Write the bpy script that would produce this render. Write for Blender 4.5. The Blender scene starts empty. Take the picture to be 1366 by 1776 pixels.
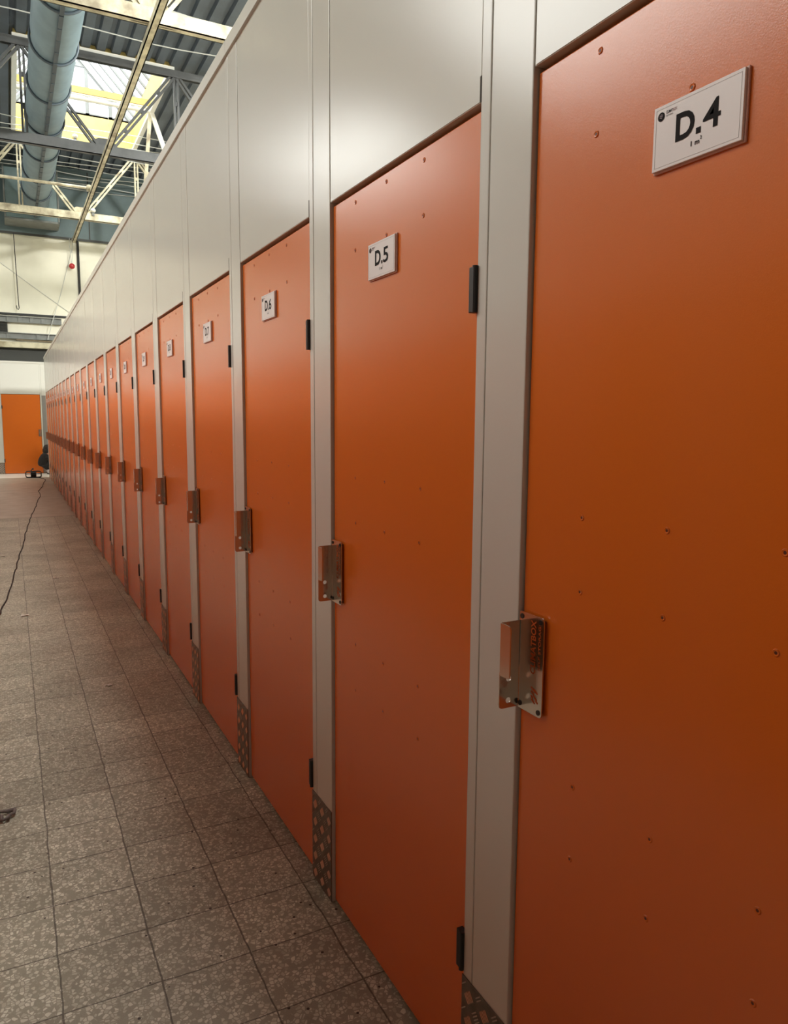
import bpy, bmesh, math, random
from mathutils import Vector, Matrix

random.seed(7)
SC = bpy.context.scene
COL = SC.collection

# ------------------------------------------------------------------ camera
FPX, PITCH, YAW, ROLL = 1285.5, -0.1241, 0.4763, 0.0072
cam_d = bpy.data.cameras.new('camera')
cam = bpy.data.objects.new('camera', cam_d)
COL.objects.link(cam)
fwd = Vector((math.sin(YAW) * math.cos(PITCH), math.cos(YAW) * math.cos(PITCH), math.sin(PITCH)))
r0 = Vector((math.cos(YAW), -math.sin(YAW), 0))
u0 = r0.cross(fwd)
rgt = r0 * math.cos(ROLL) + u0 * math.sin(ROLL)
upv = u0 * math.cos(ROLL) - r0 * math.sin(ROLL)
M = Matrix((rgt, upv, -fwd)).transposed().to_4x4()
M.translation = Vector((-0.9042, -1.1945, 1.6518))
cam.matrix_world = M
cam_d.sensor_fit = 'VERTICAL'
cam_d.sensor_height = 36.0
cam_d.sensor_width = 36.0
cam_d.lens = 36.0 * FPX / 1776.0
cam_d.clip_start = 0.05
cam_d.clip_end = 200
SC.camera = cam

# ------------------------------------------------------------------ light
SC.view_settings.view_transform = 'Standard'
SC.view_settings.look = 'None'
SC.view_settings.gamma = 1.0
SC.view_settings.exposure = 0.62
SC.view_settings.use_curve_mapping = False

world = bpy.data.worlds.new('sky')
SC.world = world
world.use_nodes = True
wb = world.node_tree.nodes['Background']
wb.inputs['Color'].default_value = (0.93, 0.96, 1.0, 1)
wb.inputs['Strength'].default_value = 1.8


def area(name, loc, rot, sx, sy, power, col):
    l = bpy.data.lights.new(name, 'AREA')
    l.shape = 'RECTANGLE'
    l.size, l.size_y = sx, sy
    l.energy = power
    l.color = col
    o = bpy.data.objects.new(name, l)
    o.location = loc
    o.rotation_euler = rot
    COL.objects.link(o)
    return o


DAY = (0.99, 1.0, 0.945)
# daylight through the roof skylights: the one in view and its neighbours along both ridges
area('skylight_daylight', (1.05, 18.7, 12.6), (0, 0, 0), 5.0, 8.0, 1350, DAY)
area('skylight_daylight', (1.05, 5.0, 8.95), (0, 0, 0), 2.6, 4.2, 470, DAY)
area('skylight_daylight', (1.05, -4.3, 8.9), (0, 0, 0), 2.6, 4.0, 50, DAY)
area('skylight_daylight', (-7.2, 18.7, 8.9), (0, math.radians(-25), 0), 3.2, 7.0, 400, DAY)
area('skylight_daylight', (-6.8, 6.6, 8.7), (0, math.radians(-30), 0), 4.0, 9.0, 720, DAY)
area('skylight_daylight', (7.0, 8.0, 8.9), (math.radians(40), 0, 0), 1.4, 1.4, 3600, DAY)

# ------------------------------------------------------------------ materials


def nodes_of(m):
    m.use_nodes = True
    nt = m.node_tree
    return nt, nt.nodes['Principled BSDF']


def mat(name, col, rough=0.5, metal=0.0, bump=0.0, bscale=200.0, var=0.0, vscale=3.0, spec=0.5, var_col=None):
    m = bpy.data.materials.new(name)
    nt, b = nodes_of(m)
    b.inputs['Base Color'].default_value = (*col, 1)
    b.inputs['Roughness'].default_value = rough
    b.inputs['Metallic'].default_value = metal
    b.inputs['Specular IOR Level'].default_value = spec
    tc = nt.nodes.new('ShaderNodeTexCoord')
    if var > 0 or var_col:
        n = nt.nodes.new('ShaderNodeTexNoise')
        n.inputs['Scale'].default_value = vscale
        n.inputs['Detail'].default_value = 5
        n.inputs['Roughness'].default_value = 0.6
        nt.links.new(tc.outputs['Object'], n.inputs['Vector'])
        mx = nt.nodes.new('ShaderNodeMix')
        mx.data_type = 'RGBA'
        c2 = var_col if var_col else tuple(c * (1 - var) for c in col)
        mx.inputs['A'].default_value = (*col, 1)
        mx.inputs['B'].default_value = (*c2, 1)
        rp = nt.nodes.new('ShaderNodeValToRGB')
        rp.color_ramp.elements[0].position = 0.38
        rp.color_ramp.elements[1].position = 0.68
        nt.links.new(n.outputs['Fac'], rp.inputs['Fac'])
        nt.links.new(rp.outputs['Color'], mx.inputs['Factor'])
        nt.links.new(mx.outputs['Result'], b.inputs['Base Color'])
    if bump > 0:
        n2 = nt.nodes.new('ShaderNodeTexNoise')
        n2.inputs['Scale'].default_value = bscale
        n2.inputs['Detail'].default_value = 2
        nt.links.new(tc.outputs['Object'], n2.inputs['Vector'])
        bp = nt.nodes.new('ShaderNodeBump')
        bp.inputs['Strength'].default_value = bump
        bp.inputs['Distance'].default_value = 0.002
        nt.links.new(n2.outputs['Fac'], bp.inputs['Height'])
        nt.links.new(bp.outputs['Normal'], b.inputs['Normal'])
    return m


def srgb(r, g, b):
    f = lambda c: (c / 255 / 12.92) if c / 255 <= 0.04045 else ((c / 255 + 0.055) / 1.055) ** 2.4
    return (f(r), f(g), f(b))


ORANGE = mat('orange_powder_coat', srgb(215, 108, 32), 0.22, bump=0.06, bscale=420, spec=0.55)
GREY = mat('grey_white_coated_steel', srgb(206, 204, 196), 0.21, bump=0.03, bscale=500)
GREYCAP = mat('grey_coated_cap', srgb(200, 197, 188), 0.35)
GALV = mat('galvanised_steel', srgb(140, 140, 136), 0.45, 0.6, var=0.25, vscale=18)
DARKIN = mat('dark_recess', srgb(60, 55, 50), 0.8)
STEEL = mat('brushed_stainless', srgb(205, 198, 190), 0.17, 1.0, bump=0.02, bscale=300)
TREAD = mat('aluminium_tread_plate', srgb(140, 128, 116), 0.38, 0.9, var=0.3, vscale=30)
BLACKPL = mat('black_hinge_plastic', srgb(26, 24, 23), 0.45)
SCREWC = mat('screw_socket_shade', srgb(90, 40, 15), 0.5)  # dark disc colour stands in for shade inside the screw recess
SCREWB = mat('screw_dark_steel', srgb(70, 64, 60), 0.35, 0.8)
CUT = mat('cut_out_showing_orange', srgb(190, 84, 26), 0.5)
SIGNW = mat('printed_white_sheet', srgb(232, 224, 222), 0.35)
SIGNE = mat('clear_acrylic_edge', srgb(214, 172, 160), 0.2)
SIGNL = mat('grey_print_border', srgb(190, 182, 180), 0.4)
INK = mat('black_print', srgb(26, 21, 21), 0.7, spec=0.15)
INKR = mat('red_print', srgb(150, 92, 92), 0.45)
INKM = mat('emblem_maroon_print', srgb(92, 55, 62), 0.45)
CREAM = mat('cream_wall_paint', srgb(226, 222, 204), 0.7, var=0.12, vscale=0.7, bump=0.1, bscale=12)
TEAL = mat('grey_green_cladding', srgb(96, 112, 114), 0.6, var=0.25, vscale=1.5)
DECK = mat('dark_blue_roof_deck', srgb(90, 99, 110), 0.6, var=0.3, vscale=1.2)
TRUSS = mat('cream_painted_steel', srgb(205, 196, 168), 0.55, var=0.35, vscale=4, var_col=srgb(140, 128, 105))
YELLOW = mat('yellow_skylight_panel', srgb(214, 190, 118), 0.6, var=0.15, vscale=3)
WHITEP = mat('white_paint', srgb(228, 226, 218), 0.5)
BARM = mat('glazing_bar_grey', srgb(120, 122, 122), 0.6)
TRUSSG = mat('backlit_shade_steel', srgb(86, 87, 88), 0.55, var=0.3, vscale=4)  # backlit shade of the skylight truss put into a darker grey
DUCTM = mat('blue_grey_duct_sheet', srgb(114, 133, 143), 0.5, 0.0, var=0.2, vscale=3)
DUCTR = mat('dark_duct_band', srgb(66, 76, 84), 0.5)
PLENUM = mat('green_grey_plenum_sheet', srgb(112, 132, 134), 0.4, var=0.2, vscale=2)
WIRE = mat('pale_wire', srgb(190, 190, 185), 0.5)
BEAMG = mat('grey_steel_beam', srgb(118, 120, 116), 0.5, var=0.25, vscale=5)
CONC = mat('stained_concrete', srgb(196, 188, 162), 0.85, var=0.4, vscale=3, var_col=srgb(140, 130, 104))
DARKB = mat('dark_trim_and_shade', srgb(58, 58, 54), 0.7)
BLACKM = mat('black_rubber', srgb(22, 21, 20), 0.6)
BLACKT = mat('black_tube', srgb(24, 24, 25), 0.4)
RED = mat('red_ball', srgb(178, 42, 44), 0.35)
SKIN = mat('skin', srgb(190, 140, 115), 0.5)
CLOTH = mat('black_cloth', srgb(34, 32, 32), 0.85, bump=0.3, bscale=60)
HAIRM = mat('dark_hair', srgb(30, 24, 22), 0.6)
SHOE = mat('pale_shoe', srgb(206, 192, 190), 0.6)
SOLE = mat('dark_sole', srgb(40, 38, 38), 0.7)
PAPER = mat('white_paper', srgb(225, 222, 212), 0.7)
DUST = mat('grey_crumpled_plastic', srgb(120, 112, 108), 0.6, var=0.4, vscale=40)
LOUV = mat('dark_louvre', srgb(70, 70, 66), 0.6)

GLASS = bpy.data.materials.new('skylight_glass')
GLASS.use_nodes = True
_nt = GLASS.node_tree
_nt.nodes.clear()
_o = _nt.nodes.new('ShaderNodeOutputMaterial')
_t = _nt.nodes.new('ShaderNodeBsdfTransparent')
_t.inputs['Color'].default_value = (0.93, 0.95, 0.95, 1)
_g = _nt.nodes.new('ShaderNodeBsdfGlossy')
_g.inputs['Roughness'].default_value = 0.1
_m = _nt.nodes.new('ShaderNodeMixShader')
_m.inputs[0].default_value = 0.08
_nt.links.new(_t.outputs[0], _m.inputs[1])
_nt.links.new(_g.outputs[0], _m.inputs[2])
_nt.links.new(_m.outputs[0], _o.inputs['Surface'])

# terrazzo tile floor
TX0, TW, TY0, TH = -0.053, 0.267, 0.633, 0.2585


def floor_material():
    m = bpy.data.materials.new('terrazzo_tiles')
    nt, b = nodes_of(m)
    N, L = nt.nodes, nt.links
    tc = N.new('ShaderNodeTexCoord')
    P = tc.outputs['Object']

    def math_(op, a, c=None, d=None):
        n = N.new('ShaderNodeMath')
        n.operation = op
        for i, v in enumerate((a, c, d)):
            if v is None:
                continue
            if isinstance(v, (int, float)):
                n.inputs[i].default_value = v
            else:
                L.new(v, n.inputs[i])
        return n.outputs[0]

    def noise(scale, detail=3, vec=P, rough=0.55):
        n = N.new('ShaderNodeTexNoise')
        n.inputs['Scale'].default_value = scale
        n.inputs['Detail'].default_value = detail
        n.inputs['Roughness'].default_value = rough
        L.new(vec, n.inputs['Vector'])
        return n

    def mix(f, a, c, mode='MIX'):
        n = N.new('ShaderNodeMix')
        n.data_type = 'RGBA'
        n.blend_type = mode
        for key, v in (('Factor', f), ('A', a), ('B', c)):
            if isinstance(v, (int, float)):
                n.inputs[key].default_value = v
            elif isinstance(v, tuple):
                n.inputs[key].default_value = (*v, 1)
            else:
                L.new(v, n.inputs[key])
        return n.outputs['Result']

    def ramp(v, p0, p1, c0=(0, 0, 0), c1=(1, 1, 1)):
        n = N.new('ShaderNodeValToRGB')
        e = n.color_ramp.elements
        e[0].position, e[1].position = p0, p1
        e[0].color, e[1].color = (*c0, 1), (*c1, 1)
        L.new(v, n.inputs['Fac'])
        return n.outputs['Color']

    wob = noise(9.0, 2)
    sp = N.new('ShaderNodeSeparateXYZ')
    L.new(P, sp.inputs[0])
    w = math_('MULTIPLY', math_('SUBTRACT', wob.outputs['Fac'], 0.5), 0.012)
    xx = math_('ADD', sp.outputs['X'], w)
    yy = math_('ADD', sp.outputs['Y'], w)
    u = math_('DIVIDE', math_('SUBTRACT', xx, TX0), TW)
    v = math_('DIVIDE', math_('SUBTRACT', yy, TY0), TH)
    fu, fv = math_('FRACT', u), math_('FRACT', v)
    du = math_('MULTIPLY', math_('MINIMUM', fu, math_('SUBTRACT', 1.0, fu)), TW)
    dv = math_('MULTIPLY', math_('MINIMUM', fv, math_('SUBTRACT', 1.0, fv)), TH)
    d = math_('MINIMUM', math_('MULTIPLY', du, 0.85), math_('MULTIPLY', dv, 0.95))
    gw = noise(2.3, 3)
    gthr = math_('ADD', 0.0008, math_('MULTIPLY', gw.outputs['Fac'], 0.003))
    grout = math_('LESS_THAN', d, gthr)
    cmb = N.new('ShaderNodeCombineXYZ')
    L.new(math_('FLOOR', u), cmb.inputs[0])
    L.new(math_('FLOOR', v), cmb.inputs[1])
    wn = N.new('ShaderNodeTexWhiteNoise')
    L.new(cmb.outputs[0], wn.inputs['Vector'])
    # chips
    vo = N.new('ShaderNodeTexVoronoi')
    vo.inputs['Scale'].default_value = 78
    L.new(P, vo.inputs['Vector'])
    ve = N.new('ShaderNodeTexVoronoi')
    ve.feature = 'DISTANCE_TO_EDGE'
    ve.inputs['Scale'].default_value = 78
    L.new(P, ve.inputs['Vector'])
    sc = N.new('ShaderNodeSeparateColor')
    L.new(vo.outputs['Color'], sc.inputs[0])
    chipness = ramp(sc.outputs[0], 0.28, 0.40)
    inside = ramp(ve.outputs['Distance'], 0.05, 0.14)
    cf = mix(1.0, chipness, inside, 'MULTIPLY')
    matrix_c = mix(noise(260, 2).outputs['Fac'], srgb(150, 147, 130), srgb(180, 177, 158))
    chip_c = mix(sc.outputs[1], srgb(192, 191, 172), srgb(236, 236, 220))
    col = mix(cf, matrix_c, chip_c)
    # sparse dark chips
    vd = N.new('ShaderNodeTexVoronoi')
    vd.inputs['Scale'].default_value = 42
    L.new(P, vd.inputs['Vector'])
    scd = N.new('ShaderNodeSeparateColor')
    L.new(vd.outputs['Color'], scd.inputs[0])
    darkm = math_('MULTIPLY', math_('GREATER_THAN', scd.outputs[0], 0.93),
                  math_('LESS_THAN', vd.outputs['Distance'], 0.2))
    col = mix(darkm, col, srgb(58, 48, 42))
    # per tile tone
    tone = ramp(wn.outputs['Value'], 0.0, 1.0, (0.80, 0.78, 0.76), (1.05, 1.04, 1.03))
    col = mix(1.0, col, tone, 'MULTIPLY')
    # worn dirt patches with their own shape
    dirt = ramp(noise(1.1, 6, rough=0.65).outputs['Fac'], 0.42, 0.72)
    col = mix(math_('MULTIPLY', dirt, 0.5), col, srgb(104, 90, 76))
    col = mix(math_('MULTIPLY', ramp(noise(6.5, 5).outputs['Fac'], 0.6, 0.75), 0.25), col, srgb(80, 68, 58))
    col = mix(math_('MULTIPLY', grout, 0.75), col, srgb(64, 54, 46))
    # smooth screed at the far end of the aisle
    far = math_('GREATER_THAN', math_('ADD', sp.outputs['Y'], math_('MULTIPLY', w, 6)), 12.35)
    screed = mix(noise(3.0, 5).outputs['Fac'], srgb(160, 150, 136), srgb(188, 178, 162))
    col = mix(far, col, screed)
    edge = math_('LESS_THAN', math_('ABSOLUTE', math_('SUBTRACT', math_('ADD', sp.outputs['Y'], math_('MULTIPLY', w, 6)), 12.35)), 0.02)
    col = mix(math_('MULTIPLY', edge, 0.6), col, srgb(60, 50, 44))
    # paler floor colour across the cross aisle
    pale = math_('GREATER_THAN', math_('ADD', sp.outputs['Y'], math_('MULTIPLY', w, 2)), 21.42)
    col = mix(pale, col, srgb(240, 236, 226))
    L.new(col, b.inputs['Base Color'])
    rg = ramp(noise(4.0, 4).outputs['Fac'], 0.3, 0.7, (0.34,) * 3, (0.52,) * 3)
    L.new(rg, b.inputs['Roughness'])
    bp = N.new('ShaderNodeBump')
    bp.inputs['Strength'].default_value = 0.25
    bp.inputs['Distance'].default_value = 0.003
    h = math_('SUBTRACT', math_('MULTIPLY', noise(40, 4).outputs['Fac'], 0.4), grout)
    L.new(h, bp.inputs['Height'])
    L.new(bp.outputs['Normal'], b.inputs['Normal'])
    return m


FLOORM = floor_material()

# ------------------------------------------------------------------ mesh helpers


class MB:
    """Collects shapes; build() links them as ONE mesh object."""

    def __init__(self):
        self.v, self.f, self.m = [], [], []

    def add(self, vs, fs, mi=0):
        o = len(self.v)
        self.v += [tuple(p) for p in vs]
        self.f += [tuple(i + o for i in f) for f in fs]
        self.m += [mi] * len(fs)
        return self

    def box(self, x0, x1, y0, y1, z0, z1, mi=0, bev=0.0):
        if bev > 0:
            bm = bmesh.new()
            bmesh.ops.create_cube(bm, size=1)
            for v in bm.verts:
                v.co = Vector(((x0 + x1) / 2 + v.co.x * (x1 - x0), (y0 + y1) / 2 + v.co.y * (y1 - y0),
                               (z0 + z1) / 2 + v.co.z * (z1 - z0)))
            bmesh.ops.bevel(bm, geom=bm.edges[:], offset=bev, segments=2, affect='EDGES', profile=0.6)
            bm.verts.index_update()
            self.add([v.co for v in bm.verts], [[v.index for v in f.verts] for f in bm.faces], mi)
            bm.free()
            return self
        vs = [(x, y, z) for x in (x0, x1) for y in (y0, y1) for z in (z0, z1)]
        fs = [(0, 1, 3, 2), (4, 6, 7, 5), (0, 4, 5, 1), (2, 3, 7, 6), (0, 2, 6, 4), (1, 5, 7, 3)]
        return self.add(vs, fs, mi)

    def prism(self, pts, axis, a0, a1, mi=0):
        """2D outline pts extruded along axis from a0 to a1 (other axes in cyclic order)."""
        def mk(p, a):
            if axis == 'x':
                return (a, p[0], p[1])
            if axis == 'y':
                return (p[0], a, p[1])
            return (p[0], p[1], a)
        n = len(pts)
        vs = [mk(p, a0) for p in pts] + [mk(p, a1) for p in pts]
        fs = [tuple(range(n)), tuple(range(2 * n - 1, n - 1, -1))]
        fs += [(i, (i + 1) % n, (i + 1) % n + n, i + n) for i in range(n)]
        return self.add(vs, fs, mi)

    def bar(self, a, b, w, h, mi=0, up=(0, 0, 1)):
        a, b = Vector(a), Vector(b)
        d = (b - a).normalized()
        u = Vector(up)
        s = d.cross(u)
        if s.length < 1e-4:
            s = d.cross(Vector((1, 0, 0)))
        s.normalize()
        u = s.cross(d)
        vs = []
        for p in (a, b):
            for i, j in ((-1, -1), (1, -1), (1, 1), (-1, 1)):
                vs.append(p + s * (w / 2 * i) + u * (h / 2 * j))
        fs = [(0, 1, 2, 3), (7, 6, 5, 4), (0, 4, 5, 1), (1, 5, 6, 2), (2, 6, 7, 3), (3, 7, 4, 0)]
        return self.add(vs, fs, mi)

    def tube(self, pts, r, n=8, mi=0, closed=False):
        pts = [Vector(p) for p in pts]
        k = len(pts)
        rings = []
        prev = None
        for i, p in enumerate(pts):
            if closed:
                d = (pts[(i + 1) % k] - pts[i - 1]).normalized()
            else:
                d = (pts[min(i + 1, k - 1)] - pts[max(i - 1, 0)]).normalized()
            if prev is None:
                s = d.cross(Vector((0, 0, 1)))
                if s.length < 1e-3:
                    s = d.cross(Vector((1, 0, 0)))
            else:
                s = prev - d * prev.dot(d)
            s.normalize()
            prev = s
            t = d.cross(s)
            rr = r[i] if isinstance(r, (list, tuple)) else r
            rings.append([p + (s * math.cos(2 * math.pi * j / n) + t * math.sin(2 * math.pi * j / n)) * rr for j in range(n)])
        vs = [q for ring in rings for q in ring]
        fs = []
        for i in range(k if closed else k - 1):
            i2 = (i + 1) % k
            for j in range(n):
                fs.append((i * n + j, i * n + (j + 1) % n, i2 * n + (j + 1) % n, i2 * n + j))
        if not closed:
            fs.append(tuple(range(n - 1, -1, -1)))
            fs.append(tuple((k - 1) * n + j for j in range(n)))
        return self.add(vs, fs, mi)

    def sphere(self, c, r, mi=0, nu=16, nv=10, sx=1, sy=1, sz=1):
        vs = [(c[0], c[1], c[2] + r * sz)]
        for i in range(1, nv):
            th = math.pi * i / nv
            for j in range(nu):
                ph = 2 * math.pi * j / nu
                vs.append((c[0] + r * sx * math.sin(th) * math.cos(ph), c[1] + r * sy * math.sin(th) * math.sin(ph), c[2] + r * sz * math.cos(th)))
        vs.append((c[0], c[1], c[2] - r * sz))
        fs = [(0, 1 + j, 1 + (j + 1) % nu) for j in range(nu)]
        for i in range(nv - 2):
            for j in range(nu):
                a = 1 + i * nu
                fs.append((a + j, a + nu + j, a + nu + (j + 1) % nu, a + (j + 1) % nu))
        a = 1 + (nv - 2) * nu
        fs += [(a + j, len(vs) - 1, a + (j + 1) % nu) for j in range(nu)]
        return self.add(vs, fs, mi)

    def mesh(self, name, mats, smooth=False):
        me = bpy.data.meshes.new(name)
        me.from_pydata(self.v, [], self.f)
        for m in (mats if isinstance(mats, (list, tuple)) else [mats]):
            me.materials.append(m)
        me.polygons.foreach_set('material_index', self.m)
        bm = bmesh.new()
        bm.from_mesh(me)
        bmesh.ops.recalc_face_normals(bm, faces=bm.faces[:])
        bm.to_mesh(me)
        bm.free()
        if smooth:
            me.polygons.foreach_set('use_smooth', [True] * len(me.polygons))
        me.update()
        return me

    def build(self, name, mats, parent=None, smooth=False, loc=None):
        return link(name, self.mesh(name, mats, smooth), parent, loc)


def link(name, me, parent=None, loc=None):
    o = bpy.data.objects.new(name, me)
    COL.objects.link(o)
    if parent:
        o.parent = parent
    if loc:
        o.location = loc
    return o


def tag(o, label=None, cat=None, group=None, kind=None):
    if label:
        o['label'] = label
    if cat:
        o['category'] = cat
    if group:
        o['group'] = group
    if kind:
        o['kind'] = kind
    return o


def thing(name, label, cat, loc=(0, 0, 0), rz=0, group=None, kind=None):
    o = bpy.data.objects.new(name, None)
    o.empty_display_size = 0.1
    o.location = loc
    o.rotation_euler = (0, 0, rz)
    COL.objects.link(o)
    return tag(o, label, cat, group, kind)


def text_verts(body, size, offset=0.0, align='LEFT', shear=0.0, space=1.0):
    c = bpy.data.curves.new('lettering', 'FONT')
    c.body = body
    c.size = size
    c.offset = offset
    c.align_x = align
    c.shear = shear
    c.space_character = space
    c.resolution_u = 4
    o = bpy.data.objects.new('lettering', c)
    COL.objects.link(o)
    dg = bpy.context.evaluated_depsgraph_get()
    me = bpy.data.meshes.new_from_object(o.evaluated_get(dg))
    vs = [v.co.copy() for v in me.vertices]
    fs = [tuple(p.vertices) for p in me.polygons]
    bpy.data.objects.remove(o)
    bpy.data.curves.remove(c)
    bpy.data.meshes.remove(me)
    return vs, fs


def fit_text(body, width, height, offset=0.0, space=1.0):
    """flat lettering scaled to width x height, origin at its lower-left corner"""
    vs, fs = text_verts(body, 1.0, offset, space=space)
    x0 = min(v.x for v in vs)
    x1 = max(v.x for v in vs)
    y0 = min(v.y for v in vs)
    y1 = max(v.y for v in vs)
    return [((v.x - x0) / (x1 - x0) * width, (v.y - y0) / (y1 - y0) * height) for v in vs], fs


AX = -1.95
# ------------------------------------------------------------------ setting: floor, walls, roof
fl = MB()
fl.add([(-9, -7, 0), (11, -7, 0), (11, 24.15, 0), (-9, 24.15, 0), (-9, -7, -0.1), (11, -7, -0.1), (11, 24.15, -0.1), (-9, 24.15, -0.1)],
       [(0, 1, 2, 3), (4, 7, 6, 5), (0, 4, 5, 1), (1, 5, 6, 2), (2, 6, 7, 3), (3, 7, 4, 0)])
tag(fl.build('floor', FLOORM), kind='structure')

YW = 24.15
w = MB()
w.box(-9, 1.2, YW, YW + 0.2, 0, 7.0, 0)
w.box(1.24, 11, YW, YW + 0.2, 0, 7.0, 0)
w.box(1.2, 1.24, YW + 0.03, YW + 0.2, 0, 7.0, 1)
w.box(-9, 11, YW - 0.12, YW + 0.2, 7.0, 9.1, 2)
w.box(-9, 11, YW - 0.14, YW - 0.12, 6.98, 7.04, 1)
for xx in (-2.6, 1.55, 5.2):
    w.box(xx, xx + 0.03, YW - 0.13, YW - 0.12, 7.05, 9.0, 1)
tag(w.build('wall_back', [CREAM, DARKB, TEAL]), kind='structure')
tag(MB().box(-9.2, -9, -7, 24.35, 0, 9.1).build('wall_left', CREAM), kind='structure')
# the row across the aisle, orange below and grey-white above like the one in view
ow = MB()
ow.box(-2.95, AX - 0.012, -6.9, 19.5, 0.0, 3.24, 1)
ow.box(AX - 0.012, AX - 0.002, -6.9, 19.5, 2.31, 3.24, 1)
for k in range(26):
    ya = -6.7 + k
    ow.box(AX - 0.012, AX - 0.006, ya, ya + 0.82, 0.01, 2.30, 0)
    ow.box(AX - 0.012, AX, ya + 0.82, ya + 1.0, 0.0, 2.31, 1)
tag(ow.build('wall_aisle', [ORANGE, GREY]), kind='structure')
tag(MB().box(11, 11.2, -7, 24.35, 0, 9.1).build('wall_right', CREAM), kind='structure')
tag(MB().box(-9.2, 11.2, -7.2, -7, 0, 9.1).build('wall_front', TEAL), kind='structure')

HX0, HX1, HY0, HY1 = -0.41, 2.5, 15.95, 21.4
ZD = 9.05


def deck_sheet(mb, x0, x1, y0, y1):
    per = 0.3
    n = max(1, round((x1 - x0) / per))
    st = (x1 - x0) / n
    prof = []
    for i in range(n):
        a = x0 + i * st
        prof += [(a, 0.0), (a + st * 0.55, 0.0), (a + st * 0.65, 0.07), (a + st * 0.9, 0.07)]
    prof.append((x1, 0.0))
    k = len(prof)
    vs = [(p[0], y0, ZD + p[1]) for p in prof] + [(p[0], y1, ZD + p[1]) for p in prof]
    vs += [(p[0], y0, ZD + 0.16) for p in prof] + [(p[0], y1, ZD + 0.16) for p in prof]
    fs = []
    for i in range(k - 1):
        fs.append((i, i + 1, i + 1 + k, i + k))
        fs.append((2 * k + i, 3 * k + i, 3 * k + i + 1, 2 * k + i + 1))
    mb.add(vs, fs)


dk = MB()
deck_sheet(dk, -9, HX0, -7, 24.3)
deck_sheet(dk, HX1, 11, -7, 24.3)
deck_sheet(dk, HX0, HX1, -7, HY0)
deck_sheet(dk, HX0, HX1, HY1, 24.3)
tag(dk.build('ceiling', DECK), kind='structure')

# ---- the glazed skylight over the bay
sky = thing('window_1', 'gabled glass skylight with yellow side panels above the grey duct', 'skylight', (0, 0, ZD), kind='structure')
EV = 0.70           # eave above the deck
XR = (HX0 + HX1) / 2
RZ = 2.30
cb = MB()
cb.box(HX0 - 0.06, HX0, HY0 - 0.06, HY1 + 0.06, -0.02, EV)
cb.build('curb_panel', YELLOW, sky)
cb = MB()
cb.box(HX1, HX1 + 0.06, HY0 - 0.06, HY1 + 0.06, -0.02, EV)
cb.build('curb_panel', YELLOW, sky)
cb = MB()
cb.box(HX0, HX1, HY1, HY1 + 0.06, -0.02, 0.70)
cb.box(1.9, 1.915, HY1 - 0.004, HY1, 0.0, 0.70, 1)
cb.box(0.6, 0.612, HY1 - 0.004, HY1, 0.0, 0.70, 1)
cb.build('curb_panel', [YELLOW, CONC], sky)
cb = MB()
cb.box(HX0, HX1, HY0 - 0.06, HY0, -0.02, EV)
cb.build('curb_panel', YELLOW, sky)
# far gable: windows between mullions, yellow beam, upper windows
mu = MB()
for xx in (HX0 + 0.03, 0.2, 0.8, 1.385, 1.97, HX1 - 0.03):
    top = RZ - abs(xx - XR) * (RZ - EV) / (HX1 - XR)
    mu.box(xx - 0.045, xx + 0.045, HY1, HY1 + 0.04, 0.70, max(0.72, min(1.9, top)))
mu.box(HX0, HX1, HY1, HY1 + 0.04, 0.66, 0.73)
mu.box(0.7, 1.4, HY1, HY1 + 0.05, 1.88, 1.98)
for s_, xe in ((-1, HX0), (1, HX1)):
    mu.bar((XR, HY1 + 0.02, RZ - 0.04), (xe, HY1 + 0.02, EV - 0.02), 0.05, 0.10)
mu.build('window_mullions', BARM, sky)
gb = MB()
gb.box(HX0, HX1, 18.34, 18.40, 0.05, 0.19)
gb.build('cross_purlin', YELLOW, sky)
gp = MB()
gp.tube([(HX0, 18.4, -0.055), (HX1, 18.4, -0.055)], 0.05, 12)
gp.tube([(HX0, 18.36, 0.02), (HX1, 18.36, 0.02)], 0.02, 8)
gp.build('white_pipe', WHITEP, sky)
gpn = MB()
gpn.prism([(HX0, 0.69), (HX1, 0.69), (HX1, EV), (XR, RZ), (HX0, EV)], 'y', HY1 + 0.045, HY1 + 0.055)
gpn.build('gable_pane', GLASS, sky)
for side, xe in ((-1, HX0), (1, HX1)):
    pn = MB()
    a = [(XR, HY0, RZ), (xe, HY0, EV), (xe, HY1, EV), (XR, HY1, RZ)]
    pn.add(a + [(p[0], p[1], p[2] + 0.012) for p in a], [(0, 1, 2, 3), (7, 6, 5, 4), (0, 4, 5, 1), (1, 5, 6, 2), (2, 6, 7, 3), (3, 7, 4, 0)])
    pn.build('roof_pane', GLASS, sky)
    nb = 11
    for i in range(nb + 1):
        yy = HY0 + (HY1 - HY0) * i / nb
        MB().bar((XR, yy, RZ - 0.03), (xe, yy, EV - 0.03), 0.045, 0.05).build('glazing_bar', BARM, sky)
MB().bar((XR, HY0, RZ), (XR, HY1, RZ), 0.08, 0.1).build('ridge_bar', BARM, sky)
eb = MB()
for xe in (HX0 - 0.03, HX1 + 0.03):
    eb.box(xe - 0.05, xe + 0.05, HY0 - 0.06, HY1 + 0.06, -0.09, -0.02)
eb.box(HX0 - 0.08, HX1 + 0.08, HY1, HY1 + 0.1, -0.09, -0.02)
eb.box(HX0 - 0.08, HX1 + 0.08, HY0 - 0.1, HY0, -0.09, -0.02)
eb.build('curb_rim', WHITEP, sky)

# ------------------------------------------------------------------ storage lockers
PW, NW = 0.141, 0.0381          # wide and narrow posts
OPW, OPH, WH = 0.8209, 2.3075, 3.195
REC = 0.011


def post_bm(y0, y1, notch=False):
    m = MB()
    m.box(0.0, 0.05, y0 + 0.0015, y1 - 0.0015, 0.0, WH, 0, bev=0.003)
    return m


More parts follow.
